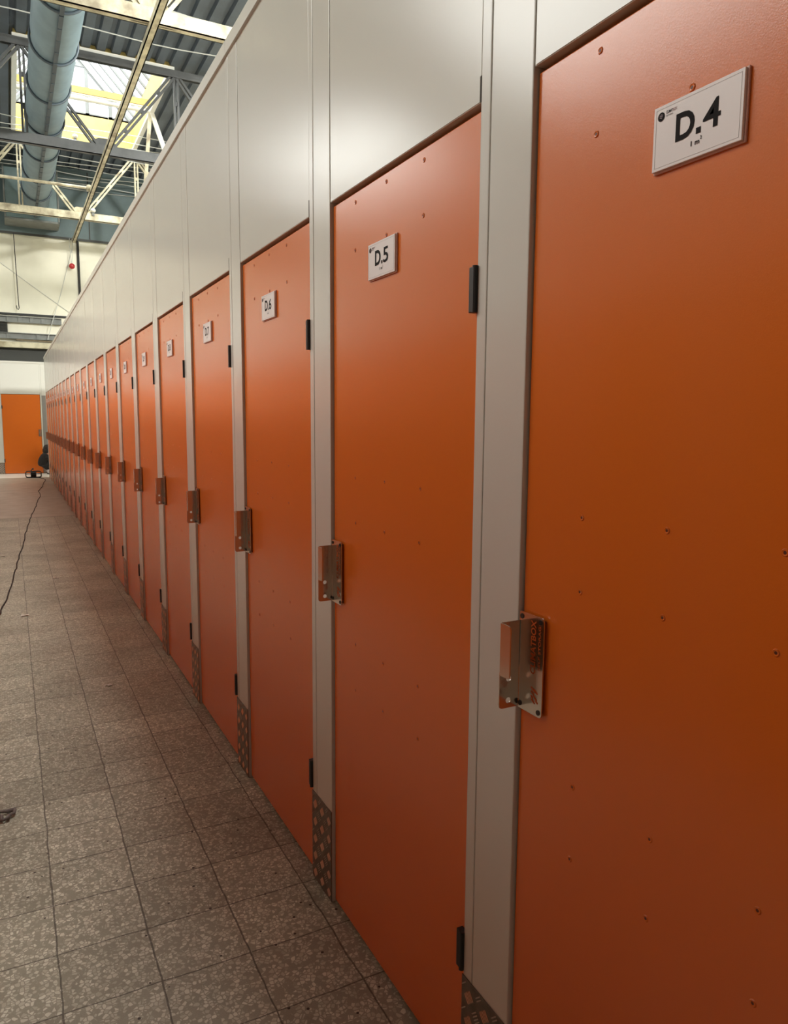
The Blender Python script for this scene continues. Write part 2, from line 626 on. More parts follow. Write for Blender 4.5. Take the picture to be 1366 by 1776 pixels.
def header_bm(W):
    m = MB()
    m.box(0.0015, 0.04, -W, 0, OPH + 0.0, WH, 0, bev=0.002)
    m.box(0.0005, 0.0016, -W + 0.004, -0.004, OPH + 0.002, OPH + 0.052, 0)
    # dark slit where the header meets the narrow post
    m.box(-0.0002, 0.0012, -W - 0.0035, -W + 0.0015, OPH, OPH + 0.052, 1)
    return m


def body_bm(W):
    m = MB()
    a, c = -W - NW + 0.004, PW - 0.004
    m.box(0.045, 1.0, c - 0.002, c, 0.0, WH, 0)
    m.box(0.045, 1.0, a, a + 0.002, 0.0, WH, 0)
    m.box(0.998, 1.0, a, c, 0.0, WH, 0)
    m.box(0.05, 0.998, a, c, WH - 0.004, WH - 0.002, 0)
    m.box(0.046, 0.048, a, c, OPH + 0.02, WH - 0.01, 0)
    return m


SCREW_Z = (2.272, 2.140, 1.478, 1.340, 0.962, 0.818)


def door_bm(W, screws=True):
    m = MB()
    m.box(REC, REC + 0.04, -W + 0.007, -0.0025, 0.012, OPH - 0.011, 0, bev=0.002)
    if screws:
        ys = (-0.165, -0.363, -0.563) if W < 0.9 else (-0.2, -0.5, -0.8)
        for y in ys:
            for z in SCREW_Z:
                jy, jz = random.uniform(-0.003, 0.003), random.uniform(-0.003, 0.003)
                n = 10
                ro, rm, ri = 0.0062, 0.0048, 0.0026
                rings = []
                for r, x in ((ro, REC), (rm, REC - 0.0016), (ri, REC - 0.0010)):
                    rings.append([(x, y + jy + r * math.cos(2 * math.pi * k / n), z + jz + r * math.sin(2 * math.pi * k / n)) for k in range(n)])
                vs = rings[0] + rings[1] + rings[2]
                fs = [(a * n + k, a * n + (k + 1) % n, (a + 1) * n + (k + 1) % n, (a + 1) * n + k) for a in (0, 1) for k in range(n)]
                m.add(vs, fs, 0)
                m.add(rings[2], [tuple(range(n))], 1)
    return m


def hinge_bm(zc):
    m = MB()
    m.box(-0.007, 0.010, 0.0, 0.021, zc - 0.048, zc + 0.048, 0, bev=0.002)
    m.tube([(-0.004, 0.001, zc - 0.049), (-0.004, 0.001, zc + 0.049)], 0.0065, 10)
    return m


def rounded(pts_r, seg=5):
    """outline with rounded corners: list of (u, v, r)"""
    out = []
    n = len(pts_r)
    for i, (x, y, r) in enumerate(pts_r):
        if r <= 0:
            out.append((x, y))
            continue
        p = Vector((x, y))
        a = (Vector(pts_r[i - 1][:2]) - p).normalized()
        b = (Vector(pts_r[(i + 1) % n][:2]) - p).normalized()
        for k in range(seg + 1):
            t = k / seg
            q = p + a * r * (1 - t) ** 2 + b * r * t ** 2
            out.append((q.x, q.y))
    return out


def bracket_bm():
    m = MB()
    x = 0.002
    # back plate on stand-off screws
    m.prism(rounded([(-0.002, 1.064, 0.004), (-0.079, 1.064, 0.010), (-0.079, 1.268, 0.010), (-0.002, 1.268, 0.006)]), 'x', x, x + 0.003, 0)
    for yy, zz in ((-0.010, 1.258), (-0.069, 1.258), (-0.010, 1.075), (-0.069, 1.074)):
        m.tube([(x + 0.0005, yy, zz), (x - 0.0018, yy, zz)], [0.0060, 0.0050], 12, 1)
        m.tube([(x - 0.0017, yy, zz), (x - 0.0021, yy, zz)], 0.0022, 6, 2)
        m.tube([(x + 0.003, yy, zz), (REC, yy, zz)], 0.004, 8, 1)
    m.tube([(x + 0.0015, -0.0035, 1.066), (x + 0.0015, -0.0035, 1.248)], 0.0028, 8)
    # flange reaching out into the aisle, with two padlock holes
    y0, y1 = -0.004, -0.0015

    def flange_face(y):
        outer = rounded([(0.004, 1.066, 0), (0.004, 1.248, 0), (-0.043, 1.248, 0.001), (-0.043, 1.146, 0.001), (-0.046, 1.143, 0.003), (-0.046, 1.066, 0.009)], 4)
        return outer
    bm = bmesh.new()
    ov = [bm.verts.new((p[0], y0, p[1])) for p in flange_face(y0)]
    edges = [bm.edges.new((ov[i], ov[(i + 1) % len(ov)])) for i in range(len(ov))]
    for cx, cz in ((-0.0235, 1.128), (-0.0235, 1.082)):
        hv = [bm.verts.new((cx + 0.0062 * math.cos(2 * math.pi * k / 14), y0, cz + 0.0062 * math.sin(2 * math.pi * k / 14))) for k in range(14)]
        edges += [bm.edges.new((hv[i], hv[(i + 1) % 14])) for i in range(14)]
    r = bmesh.ops.triangle_fill(bm, edges=edges, use_beauty=True)
    fcs = [g for g in r['geom'] if isinstance(g, bmesh.types.BMFace)]
    ex = bmesh.ops.extrude_face_region(bm, geom=fcs)
    for g in ex['geom']:
        if isinstance(g, bmesh.types.BMVert):
            g.co.y = y1
    bm.verts.index_update()
    m.add([v.co for v in bm.verts], [[v.index for v in f.verts] for f in bm.faces], 0)
    bm.free()
    # returned lip at the outer edge of the flange
    m.prism(rounded([(-0.003, 1.247, 0), (-0.036, 1.247, 0.010), (-0.036, 1.140, 0.004), (-0.016, 1.138, 0), (-0.003, 1.138, 0)]), 'x', -0.046, -0.0435, 0)
    return m


def bracket_text_bm(body, ybase, z0, length, height, off):
    """cut-out lettering read upwards: it runs up (+z), letter tops towards +y"""
    vs, fs = fit_text(body, length, height, off)
    return MB().add([(0.0016, ybase + v[1], z0 + v[0]) for v in vs], fs, 0)


def bracket_emblem_bm():
    """cut-out emblem: a slanted split shape of short strokes"""
    m = MB()
    for (ya, za, yb, zb) in ((-0.046, 1.120, -0.060, 1.112), (-0.046, 1.112, -0.054, 1.107), (-0.056, 1.118, -0.066, 1.111),
                             (-0.045, 1.103, -0.051, 1.098), (-0.053, 1.105, -0.064, 1.097), (-0.047, 1.096, -0.058, 1.089),
                             (-0.060, 1.096, -0.067, 1.092)):
        m.bar((0.0016, ya, za), (0.0016, yb, zb), 0.0036, 0.0006, 0, up=(1, 0, 0))
    return m


def kick_bm(W=None):
    m = MB()
    y0, y1 = 0.001, PW + NW - 0.001
    m.box(-0.003, -0.0005, y0, y1, 0.003, 0.330, 0)
    for i in range(-1, 7):
        for j in range(-1, 12):
            cy, cz = i * 0.032 + 0.018, j * 0.0325 + 0.0 + 0.03
            if (i + j) % 2:
                continue
            s = 1 if i % 2 == 0 else -1
            for k in range(-2, 3):
                oy, oz = cy - s * k * 0.0048, cz + k * 0.0048
                a = Vector((-0.0034, oy + s * 0.0095, oz + 0.0095))
                b = Vector((-0.0034, oy - s * 0.0095, oz - 0.0095))
                if min(a.y, b.y) < y0 or max(a.y, b.y) > y1 or min(a.z, b.z) < 0.004 or max(a.z, b.z) > 0.329:
                    continue
                d = (b - a).normalized()
                n = Vector((0, -d.z, d.y)) * 0.0016
                mid = Vector((-0.0012, 0, 0))
                a2, b2 = a + d * 0.003, b - d * 0.003
                vs = [a, a2 + n, b2 + n, b, b2 - n, a2 - n, a2 + mid, b2 + mid]
                fs = [(0, 1, 6), (0, 6, 5), (1, 2, 7, 6), (5, 6, 7, 4), (2, 3, 7), (3, 4, 7)]
                m.add(vs, fs, 1)
    return m


ME_WIDE = post_bm(0.0, PW).mesh('frame_post', [GREY])
ME_NARROW = post_bm(-OPW - NW, -OPW).mesh('frame_post', [GREY])
ME_HEAD = header_bm(OPW).mesh('header_panel', [GREY, DARKIN])
ME_BODY = body_bm(OPW).mesh('cabinet_body', [GALV])
ME_DOOR = door_bm(OPW).mesh('door', [ORANGE, SCREWC])
ME_HINGE_T = hinge_bm(1.930).mesh('hinge', [BLACKPL])
ME_HINGE_B = hinge_bm(0.389).mesh('hinge', [BLACKPL])
ME_BRK = bracket_bm().mesh('lock_bracket', [STEEL, SCREWB, DARKIN])
ME_BTX = [bracket_text_bm('CLIMATBOX', -0.056, 1.148, 0.110, 0.016, 0.02).mesh('bracket_lettering', [CUT]),
          bracket_text_bm('SELF STORAGE', -0.071, 1.160, 0.098, 0.007, 0.01).mesh('bracket_lettering', [CUT])]
ME_BEM = bracket_emblem_bm().mesh('bracket_emblem', [CUT])
KICKBAR = mat('aluminium_tread_bar', srgb(205, 192, 180), 0.3, 0.9)
ME_KICK = kick_bm().mesh('kick_plate', [TREAD, KICKBAR])

SY0, SY1, SZ0, SZ1 = -0.306, -0.466, 2.034, 2.128      # sign


def sign_mesh():
    m = MB()
    m.box(REC - 0.004, REC - 0.0002, SY1 - 0.003, SY0 + 0.001, SZ0 - 0.003, SZ1 + 0.002, 0, bev=0.001)
    m.box(REC - 0.0085, REC - 0.004, SY1, SY0, SZ0, SZ1, 1, bev=0.0008)
    x = REC - 0.0088
    e = 0.0045
    for (a, b, c, d) in ((SY1 + e, SY0 - e, SZ1 - e - .0006, SZ1 - e), (SY1 + e, SY0 - e, SZ0 + e, SZ0 + e + .0006),
                         (SY1 + e, SY1 + e + .0006, SZ0 + e, SZ1 - e), (SY0 - e - .0006, SY0 - e, SZ0 + e, SZ1 - e)):
        m.box(x, x + 0.0004, a, b, c, d, 2)
    return m.mesh('number_sign', [SIGNE, SIGNW, SIGNL])


ME_SIGN = sign_mesh()
XS = REC - 0.0090


def sign_number_mesh(num):
    m = MB()
    y = -0.350 if len(num) == 1 else -0.336
    for ch, wd in [('D', 0.0345), ('.', 0.0085)] + [(c, 0.0300 if c != '1' else 0.0115) for c in num]:
        if ch == '.':
            m.add([(XS, y, 2.066), (XS, y - wd, 2.066), (XS, y - wd, 2.0745), (XS, y, 2.0745)], [(0, 1, 2, 3)], 0)
        else:
            vs, fs = fit_text(ch, wd, 0.0395, {'D': 0.028, '1': 0.0}.get(ch, 0.014))
            m.add([(XS, y - v[0], 2.066 + v[1]) for v in vs], fs, 0)
        y -= wd + 0.0033
    vs, fs = fit_text('1 m', 0.0155, 0.0072, 0.02)
    m.add([(XS, -0.3795 - v[0], 2.0515 + v[1]) for v in vs], fs, 0)
    vs, fs = fit_text('2', 0.003, 0.0046, 0.02)
    m.add([(XS, -0.3960 - v[0], 2.0568 + v[1]) for v in vs], fs, 0)
    return m.mesh('sign_number', [INK])


def sign_logo_mesh():
    m = MB()
    c = (-0.3205, 2.112)
    n = 20
    m.add([(XS, c[0] + 0.0066 * math.cos(2 * math.pi * k / n), c[1] + 0.0066 * math.sin(2 * math.pi * k / n)) for k in range(n)], [tuple(range(n))], 0)
    for (ya, za, yb, zb) in ((.0028, .0022, -.003, -.0006), (.003, -.0002, -.0018, -.0026), (.0005, .0034, -.0034, .0016)):
        m.bar((XS - 0.0002, c[0] + ya, c[1] + za), (XS - 0.0002, c[0] + yb, c[1] + zb), 0.0014, 0.0003, 2, up=(1, 0, 0))
    vs, fs = fit_text('CLIMAT', 0.0125, 0.0042, 0.02)
    m.add([(XS, -0.3300 - v[0], 2.1135 + v[1]) for v in vs], fs, 0)
    vs, fs = fit_text('BOX', 0.0075, 0.0042, 0.02)
    m.add([(XS, -0.3430 - v[0], 2.1135 + v[1]) for v in vs], fs, 1)
    vs, fs = fit_text('SELF STORAGE', 0.0130, 0.0019, 0.01)
    m.add([(XS, -0.3300 - v[0], 2.1095 + v[1]) for v in vs], fs, 0)
    return m.mesh('sign_logo', [INK, INKR, INKM])


ME_LOGO = sign_logo_mesh()

ORD = ['first', 'second', 'third', 'fourth', 'fifth', 'sixth', 'seventh', 'eighth', 'ninth', 'tenth', 'eleventh', 'twelfth',
       'thirteenth', 'fourteenth', 'fifteenth', 'sixteenth', 'seventeenth', 'eighteenth', 'nineteenth', 'twentieth', 'twenty-first',
       'twenty-second', 'twenty-third', 'twenty-fourth', 'twenty-fifth']


def make_locker(num, y, label, group, signdy=0.0):
    t = thing('storage_locker', label, 'locker', (0, y, 0), 0, group)
    link('cabinet_body', ME_BODY, t)
    link('frame_post', ME_WIDE, t)
    link('frame_post', ME_NARROW, t)
    link('header_panel', ME_HEAD, t)
    d = link('door', ME_DOOR, t)
    for me in (ME_HINGE_T, ME_HINGE_B):
        tag(link('hinge', me, d, (0, -OPW, 0)), 'black hinge')
    b = tag(link('lock_bracket', ME_BRK, t), 'bent stainless steel lock bracket')
    for me in ME_BTX:
        link('bracket_lettering', me, b)
    link('bracket_emblem', ME_BEM, b)
    s = tag(link('number_sign', ME_SIGN, t, (0, signdy, 0)), 'white number sign')
    link('sign_number', sign_number_mesh(num), s)
    link('sign_logo', ME_LOGO, s)
    tag(link('kick_plate', ME_KICK, t), 'aluminium tread kick plate')
    return t


GRP = 'orange-doored storage lockers in the long row'
NLAST = 25
for n in range(4, NLAST + 1):
    if n == 4:
        lab = 'nearest orange locker, cut off by the right edge, signed D.4'
    elif n == NLAST:
        lab = 'last locker of the long orange row, at the corner beside the crouching person'
    elif n < 12:
        lab = 'tall orange storage locker signed D.%d, %s in the row from the camera' % (n, ORD[n - 4])
    else:
        lab = 'distant orange locker with tiny white sign, %s along the row from the camera' % ORD[n - 4]
    dy = {4: 0.004, 5: 0.036, 6: 0.02}.get(n, random.uniform(0.0, 0.03))
    make_locker(str(n), n - 4, lab, GRP, dy)
# one more unit beyond the right edge carries the wall on past the frame
YE = NLAST - 4 + PW
cap = MB()
Y0 = -OPW - NW
yy = Y0
while yy < YE - 0.01:
    y2 = min(yy + 3.0, YE)
    cap.box(-0.010, 0.045, yy + 0.001, y2 - 0.001, 3.190, 3.245, 0, bev=0.002)
    yy = y2
tag(cap.build('trim_1', GREYCAP), kind='structure')
pe = MB()
pe.box(0.0, 1.0, YE + 0.002, YE + 0.02, 0, 3.245, 0, bev=0.003)
tag(pe.build('trim_2', GREY), kind='structure')

# ---- lockers across the far end of the aisle (they face the camera)
BW = 1.015


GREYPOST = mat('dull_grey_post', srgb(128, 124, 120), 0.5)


def far_post(y0, y1, pm):
    m = MB()
    m.box(0.0, 0.05, y0 + 0.0015, y1 - 0.0015, 0.0, OPH - 0.03, 0, bev=0.003)
    m.box(0.0, 0.05, y0 + 0.0015, y1 - 0.0015, OPH - 0.03, WH, 1)
    return m


def far_locker(x_left, W, label, bracket_right, pm=GREY):
    t = thing('storage_locker', label, 'locker', (x_left, 23.1, 0), math.radians(90), 'lockers across the far end')
    body_bm(W).build('cabinet_body', [GALV], t)
    far_post(0.0, PW, pm).build('frame_post', [pm, GREY], t)
    far_post(-W - NW, -W, pm).build('frame_post', [pm, GREY], t)
    header_bm(W).build('header_panel', [GREY, DARKIN], t)
    d = door_bm(W, False).build('door', [ORANGE, SCREWC], t)
    if bracket_right:
        b = link('lock_bracket', ME_BRK, t, (0, -W + 0.085, 0.02))
        for zc in (1.93, 0.389):
            link('hinge', ME_HINGE_T if zc > 1 else ME_HINGE_B, d, (0, -0.018, 0))
    else:
        b = link('lock_bracket', ME_BRK, t)
        for zc in (1.93, 0.389):
            link('hinge', ME_HINGE_T if zc > 1 else ME_HINGE_B, d, (0, -W, 0))
    for me in ME_BTX:
        link('bracket_lettering', me, b)
    link('bracket_emblem', ME_BEM, b)
    tag(link('kick_plate', ME_KICK, t), 'aluminium tread kick plate')
    return t


far_locker(-1.085, BW, 'wide bright orange locker facing the camera at the far end of the aisle', True)
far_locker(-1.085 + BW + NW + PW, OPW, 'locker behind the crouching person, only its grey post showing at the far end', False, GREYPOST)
far_locker(-1.085 - PW - OPW - NW, OPW, 'far-end locker at the left photo edge, only its pale post in view', False)
capb = MB().box(-2.2, 1.1, 23.09, 23.14, 3.19, 3.245, 0, bev=0.002)
tag(capb.build('trim_3', GREYCAP), kind='structure')

# ------------------------------------------------------------------ roof steelwork


def double_angle(a, b, w, gap, dep):
    m = MB()
    for s in (-1, 1):
        a2, b2 = Vector(a), Vector(b)
        d = (b2 - a2).normalized()
        n = d.cross(Vector((0, 1, 0))).normalized() * (s * (gap + w) / 2)
        m.bar(a2 + n, b2 + n, w, dep, 0, up=(0, 1, 0))
    k = int((Vector(b) - Vector(a)).length / 0.55)
    for i in range(1, k):
        p = Vector(a).lerp(Vector(b), i / k)
        d = (Vector(b) - Vector(a)).normalized()
        m.bar(p - d * 0.04, p + d * 0.04, gap * 1.2, dep * 0.6, 0, up=(0, 1, 0))
    return m


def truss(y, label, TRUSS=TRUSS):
    t = thing('roof_truss', label, 'truss', (0, y, 7.0), 0, 'steel trusses under the roof')
    m = MB()
    m.box(-8.9, 10.9, -0.06, 0.06, 0.0, 0.015)
    m.box(-8.9, 10.9, -0.06, -0.045, 0.0, 0.20)
    m.box(-8.9, 10.9, 0.045, 0.06, 0.0, 0.20)
    m.build('bottom_chord', TRUSS, t)
    m = MB()
    m.box(-8.9, 10.9, -0.06, 0.06, 1.93, 1.945)
    m.box(-8.9, 10.9, -0.06, -0.045, 1.80, 1.93)
    m.box(-8.9, 10.9, 0.045, 0.06, 1.80, 1.93)
    m.build('top_chord', TRUSS, t)
    for k in range(-2, 4):
        x = 1.11 + k * 2.94
        for s in (-1, 1):
            xt = x + s * 1.47
            if -8.8 < xt < 10.8:
                double_angle((x + s * 0.1, 0, 0.12), (xt, 0, 1.88), 0.045, 0.03, 0.07).build('diagonal_brace', TRUSS, t)
        m = MB()
        m.prism([(x - 0.28, 0.0), (x + 0.28, 0.0), (x + 0.24, 0.26), (x + 0.1, 0.34), (x - 0.1, 0.34), (x - 0.24, 0.26)], 'y', -0.010, 0.010)
        m.build('gusset_plate', TRUSS, t)
        xv = x + 1.49
        if xv < 10.8:
            double_angle((xv, 0, 0.1), (xv, 0, 1.88), 0.04, 0.035, 0.06).build('vertical_post', TRUSS, t)
    return t


truss(10.05, 'nearest cream steel truss crossing the roof at the top edge')
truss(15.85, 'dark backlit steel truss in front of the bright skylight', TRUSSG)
truss(21.5, 'far cream steel truss close to the cream end wall')

t = tag(MB().box(1.06, 1.16, -6.9, 24.0, 6.90, 6.915).box(1.06, 1.075, -6.9, 24.0, 6.90, 7.0).box(1.145, 1.16, -6.9, 24.0, 6.90, 7.0)
        .build('tie_beam', TRUSS), 'long cream tie beam running lengthwise under all the trusses', 'beam')

# light sway frame halfway along the skylight bay
sf = thing('sway_frame', 'thin pale bracing frame hanging below the middle of the skylight', 'bracing', (0, 18.4, 7.0))
MB().tube([(-8.8, 0, 0.02), (1.11, 0, 0.02)], 0.035).build('lower_rod', TRUSS, sf)
MB().bar((2.52, 0, 2.0), (2.9, 0, 0.9), 0.10, 0.07, up=(0, 1, 0)).build('strut', WHITEP, sf)
MB().bar((2.5, 0, 2.0), (2.3, 0, 0.0), 0.08, 0.06, up=(0, 1, 0)).build('strut', TRUSS, sf)
MB().sphere((1.05, 0, 0.02), 0.08).build('end_clamp', CONC, sf, smooth=True)

# duct
DXC, DZC, DR = 0.04, 7.66, 0.36
du = thing('ventilation_duct', 'blue-grey round sheet duct with dark bands hanging under the roof', 'duct', (DXC, 0, DZC))
m = MB()
pts, rad = [], []
yy = 3.0
rings = [3.8, 5.55, 7.3, 9.1, 10.95, 12.7, 14.4, 16.15, 17.85, 19.6, 21.3]
while yy < 23.05:
    near = min(abs(yy - r) for r in rings)
    pts.append((0, yy, 0))
    rad.append(DR * (0.93 + 0.07 * min(1.0, near / 0.45)) if near > 0.04 else DR * 0.95)
    yy += 0.125
m.tube(pts, rad, 28)
m.build('duct_sleeve', DUCTM, du, smooth=True)
for r in rings:
    m = MB()
    k = 28
    m.tube([((DR + 0.006) * math.cos(2 * math.pi * i / k) * 0.99, r, (DR + 0.006) * math.sin(2 * math.pi * i / k) * 0.99) for i in range(k)], 0.022, 6, closed=True)
    m.build('duct_band', DUCTR, du, smooth=True)
m = MB()
for i in range(50):
    y0_ = 3.0 + i * 0.4
    m.bar((0, y0_, -DR - 0.012), (0, y0_ + 0.37, -DR - 0.012), 0.06, 0.03)
m.bar((0, 3.0, -DR - 0.006), (0, 23.0, -DR - 0.006), 0.045, 0.02)
m.build('bottom_seam', DUCTR, du)

pb = thing('plenum_box', 'boxy green-grey plenum at the end of the duct by the wall', 'duct box', (-0.03, 23.5, 7.15))
MB().box(-0.68, 0.68, -0.42, 0.42, 0.08, 1.45, 0, bev=0.02).build('box_shell', PLENUM, pb)
m = MB()
for xx in (-0.69, 0.69):
    m.box(xx - 0.02, xx + 0.02, -0.45, -0.41, 0.06, 1.47)
m.box(-0.71, 0.71, -0.45, 0.44, 0.03, 0.08)
m.build('box_edge', BEAMG, pb)

# wires under the roof
wires = [(10.9, 8.82), (11.75, 8.82), (13.3, 8.85), (14.6, 8.85)] + [(19.9 + i * 0.37, 8.86 - i * 0.035) for i in range(12)]
for i, (y, z) in enumerate(wires):
    m = MB()
    pts = []
    for k in range(41):
        x = -8.8 + k * 19.6 / 40
        pts.append((x, y + 0.02 * math.sin(k * 1.3 + i), z + 0.03 * math.sin(k * 0.8 + i * 2.1)))
    m.tube(pts, 0.012, 5)
    if i < 4:
        lab = 'pale wire strung below the dark roof deck, %s from the camera' % ORD[i]
    else:
        lab = 'pale wire strung over the dark bay behind the skylight, %s from the end wall' % ORD[15 - i]
    tag(m.build('roof_wire', WIRE), lab, 'wire', 'wires strung below the roof')

# small lamps on the steelwork
for (x, y, z, lab) in ((1.04, 21.33, 9.06, 'small white lamp on the far rim of the skylight'),
                       (1.42, 21.40, 7.22, 'small white lamp on the far cream truss')):
    t = thing('spot_lamp', lab, 'lamp', (x, y, z))
    MB().sphere((0, 0, 0.05), 0.07, sy=1.3, sz=0.8).build('lamp_head', WHITEP, t, smooth=True)
    MB().box(-0.03, 0.03, -0.03, 0.03, -0.09, 0.02).build('lamp_bracket', BEAMG, t)

# ------------------------------------------------------------------ end wall details
m = MB().tube([(1.22, YW - 0.04, 4.16), (1.22, YW - 0.04, 6.98)], 0.035, 10)
tag(m.build('drain_pipe', BLACKM), 'black vertical pipe on the cream end wall beside the red ball', 'pipe')

rb = thing('hanging_ball', 'small red ball hanging on a cord before the cream end wall', 'ball', (1.02, YW - 0.2, 6.2))
MB().sphere((0, 0, 0), 0.085).build('ball', RED, rb, smooth=True)
m = MB()
m.tube([(0, 0, 0.08), (-0.025, 0, 0.25), (-0.025, 0, 0.45), (-0.05, 0, 0.62), (-0.04, 0, 0.8)], 0.008, 5)
m.tube([(0, 0, 0.08), (0.025, 0, 0.25), (0.02, 0, 0.45), (0.05, 0, 0.62), (0.03, 0, 0.8)], 0.008, 5)
m.build('cord', WIRE, rb)

m = MB()
m.tube([(-0.52, YW - 0.15, 7.0), (-0.505, YW - 0.15, 6.0), (-0.485, YW - 0.15, 4.98), (-0.475, YW - 0.15, 4.86), (-0.50, YW - 0.15, 4.81), (-0.54, YW - 0.15, 4.85), (-0.545, YW - 0.15, 4.93)], 0.013, 6)
tag(m.build('hook_rod', BLACKM), 'thin dark rod with a hooked end hanging before the cream wall', 'hook')
m = MB().tube([(-3.0, YW - 0.015, 7.0), (-0.91, YW - 0.015, 6.147), (0.0, YW - 0.015, 5.48), (0.9, YW - 0.015, 4.84), (2.0, YW - 0.015, 4.75)], 0.008, 5)
tag(m.build('wall_cable', WIRE), 'thin slack cable falling rightward across the cream end wall', 'cable')
m = MB().tube([(1.06, YW - 0.03, 6.75), (0.66, YW - 0.03, 5.3), (0.40, YW - 0.22, 4.5), (0.25, YW - 0.22, 3.97)], 0.009, 5)
tag(m.build('wall_cable', WIRE), 'thin cable dropping leftward from beside the red ball to the beams', 'cable')

m = MB().box(-8.9, 10.9, YW - 0.05, YW, 4.66, 4.72)
tag(m.build('wall_rail', BLACKM), 'thin black rail across the cream end wall above the grey beams', 'rail')


def i_beam(x0, x1, z0, z1):
    m = MB()
    m.box(x0, x1, YW - 0.16, YW - 0.02, z0, z0 + 0.02)
    m.box(x0, x1, YW - 0.16, YW - 0.02, z1 - 0.02, z1)
    m.box(x0, x1, YW - 0.10, YW - 0.08, z0 + 0.02, z1 - 0.02)
    for k in range(7):
        xx = x0 + 0.2 + k * (x1 - x0 - 0.4) / 6
        m.box(xx - 0.05, xx + 0.05, YW - 0.13, YW - 0.02, z0 + 0.02, z1 - 0.02)
    return m


tag(i_beam(-1.6, 0.66, 4.44, 4.62).build('steel_beam', BEAMG), 'upper grey steel beam under the black rail on the end wall', 'beam', 'grey beams on the end wall')
tag(i_beam(-2.6, 2.6, 3.96, 4.14).build('steel_beam', BEAMG), 'lower grey steel beam above the concrete ledge on the end wall', 'beam', 'grey beams on the end wall')
lv = thing('louvre_vent', 'dark slatted vent at the left edge between the two grey beams', 'vent', (-1.25, YW - 0.06, 4.15))
MB().box(-0.45, 0.44, 0.02, 0.06, 0, 0.28).build('vent_frame', DARKB, lv)
for k in range(7):
    MB().bar((-0.43, 0, 0.02 + k * 0.04), (0.42, 0, 0.02 + k * 0.04), 0.05, 0.012, up=(0, 0.6, 0.8)).build('slat', LOUV, lv)
m = MB().box(-8.9, 10.9, YW - 0.30, YW - 0.004, 3.69, 3.86, 0, bev=0.01)
tag(m.build('concrete_ledge', CONC), 'stained concrete ledge across the end wall above a dark band', 'ledge')
m = MB().bar((-0.6, YW - 0.2, 3.925), (0.6, YW - 0.2, 3.90), 0.1, 0.05)
tag(m.build('wooden_batten', mat('weathered_wood', srgb(110, 98, 76), 0.8, var=0.3, vscale=6)), 'weathered batten lying on the concrete ledge', 'batten')
m = MB().box(-8.9, 10.9, YW - 0.10, YW, 3.2, 3.69)  # dark strip stands in for the shadow below the ledge
m.box(-0.72, -0.71, YW - 0.104, YW - 0.10, 3.2, 3.69)
tag(m.build('shadow_band', DARKB), kind='structure')

# ------------------------------------------------------------------ things on the floor
cr = thing('cable_reel', 'black tubular-framed cable reel standing on the floor at the far end', 'cable reel', (-0.39, 21.35, 0))


def loop(y):
    o = rounded([(-0.19, 0.012, 0.05), (0.19, 0.012, 0.05), (0.19, 0.175, 0.05), (-0.19, 0.175, 0.05)], 6)
    return [(p[0], y, p[1]) for p in o]


m = MB()
m.tube(loop(-0.09), 0.011, 8, closed=True)
m.tube(loop(0.09), 0.011, 8, closed=True)
for xx, zz in ((-0.18, 0.03), (0.18, 0.03), (-0.18, 0.155), (0.18, 0.155)):
    m.tube([(xx, -0.09, zz), (xx, 0.09, zz)], 0.009, 8)
m.build('tube_frame', BLACKT, cr, smooth=True)
m = MB()
m.tube([(-0.055, 0, 0.10), (0.055, 0, 0.10)], 0.075, 20)
for xx in (-0.062, 0.062):
    m.tube([(xx - 0.006, 0, 0.10), (xx + 0.006, 0, 0.10)], 0.088, 20)
m.build('drum', BLACKT, cr)
m = MB()
m.tube([(-0.06, 0, 0.18), (-0.03, 0, 0.235), (0.0, 0, 0.235)], 0.012, 8)
m.sphere((-0.01, 0, 0.238), 0.024)
m.build('crank_knob', BLACKT, cr, smooth=True)
m = MB().tube([(-0.19, 0, 0.10), (0.19, 0, 0.10)], 0.008, 8)
m.build('axle', BEAMG, cr)

cab = [(-0.30, 21.25, 0.011), (-0.16, 20.9, 0.007), (-0.13, 20.3, 0.007), (-0.223, 19.384, 0.007), (-0.28, 18.3, 0.007), (-0.40, 17.2, 0.007), (-0.401, 16.064, 0.007),
       (-0.50, 14.8, 0.007), (-0.551, 13.871, 0.007), (-0.66, 12.6, 0.007), (-0.70, 11.81, 0.007), (-0.78, 10.5, 0.007), (-0.826, 9.468, 0.007), (-0.89, 8.4, 0.007), (-0.925, 7.67, 0.007),
       (-1.00, 6.4, 0.007), (-1.056, 5.74, 0.007), (-1.18, 4.6, 0.007), (-1.30, 3.2, 0.007), (-1.36, 1.5, 0.007), (-1.3, 0.5, 0.007)]
pp = []
for i in range(len(cab) - 1):
    a, b = Vector(cab[i]), Vector(cab[i + 1])
    for k in range(6):
        q = a.lerp(b, k / 6)
        q.x += 0.006 * math.sin(i * 2.1 + k * 1.05)
        pp.append(q)
m = MB().tube(pp, 0.0065, 6)
tag(m.build('power_cable', BLACKM, smooth=True), 'thin black power cable snaking along the tiled floor from the reel', 'cable')

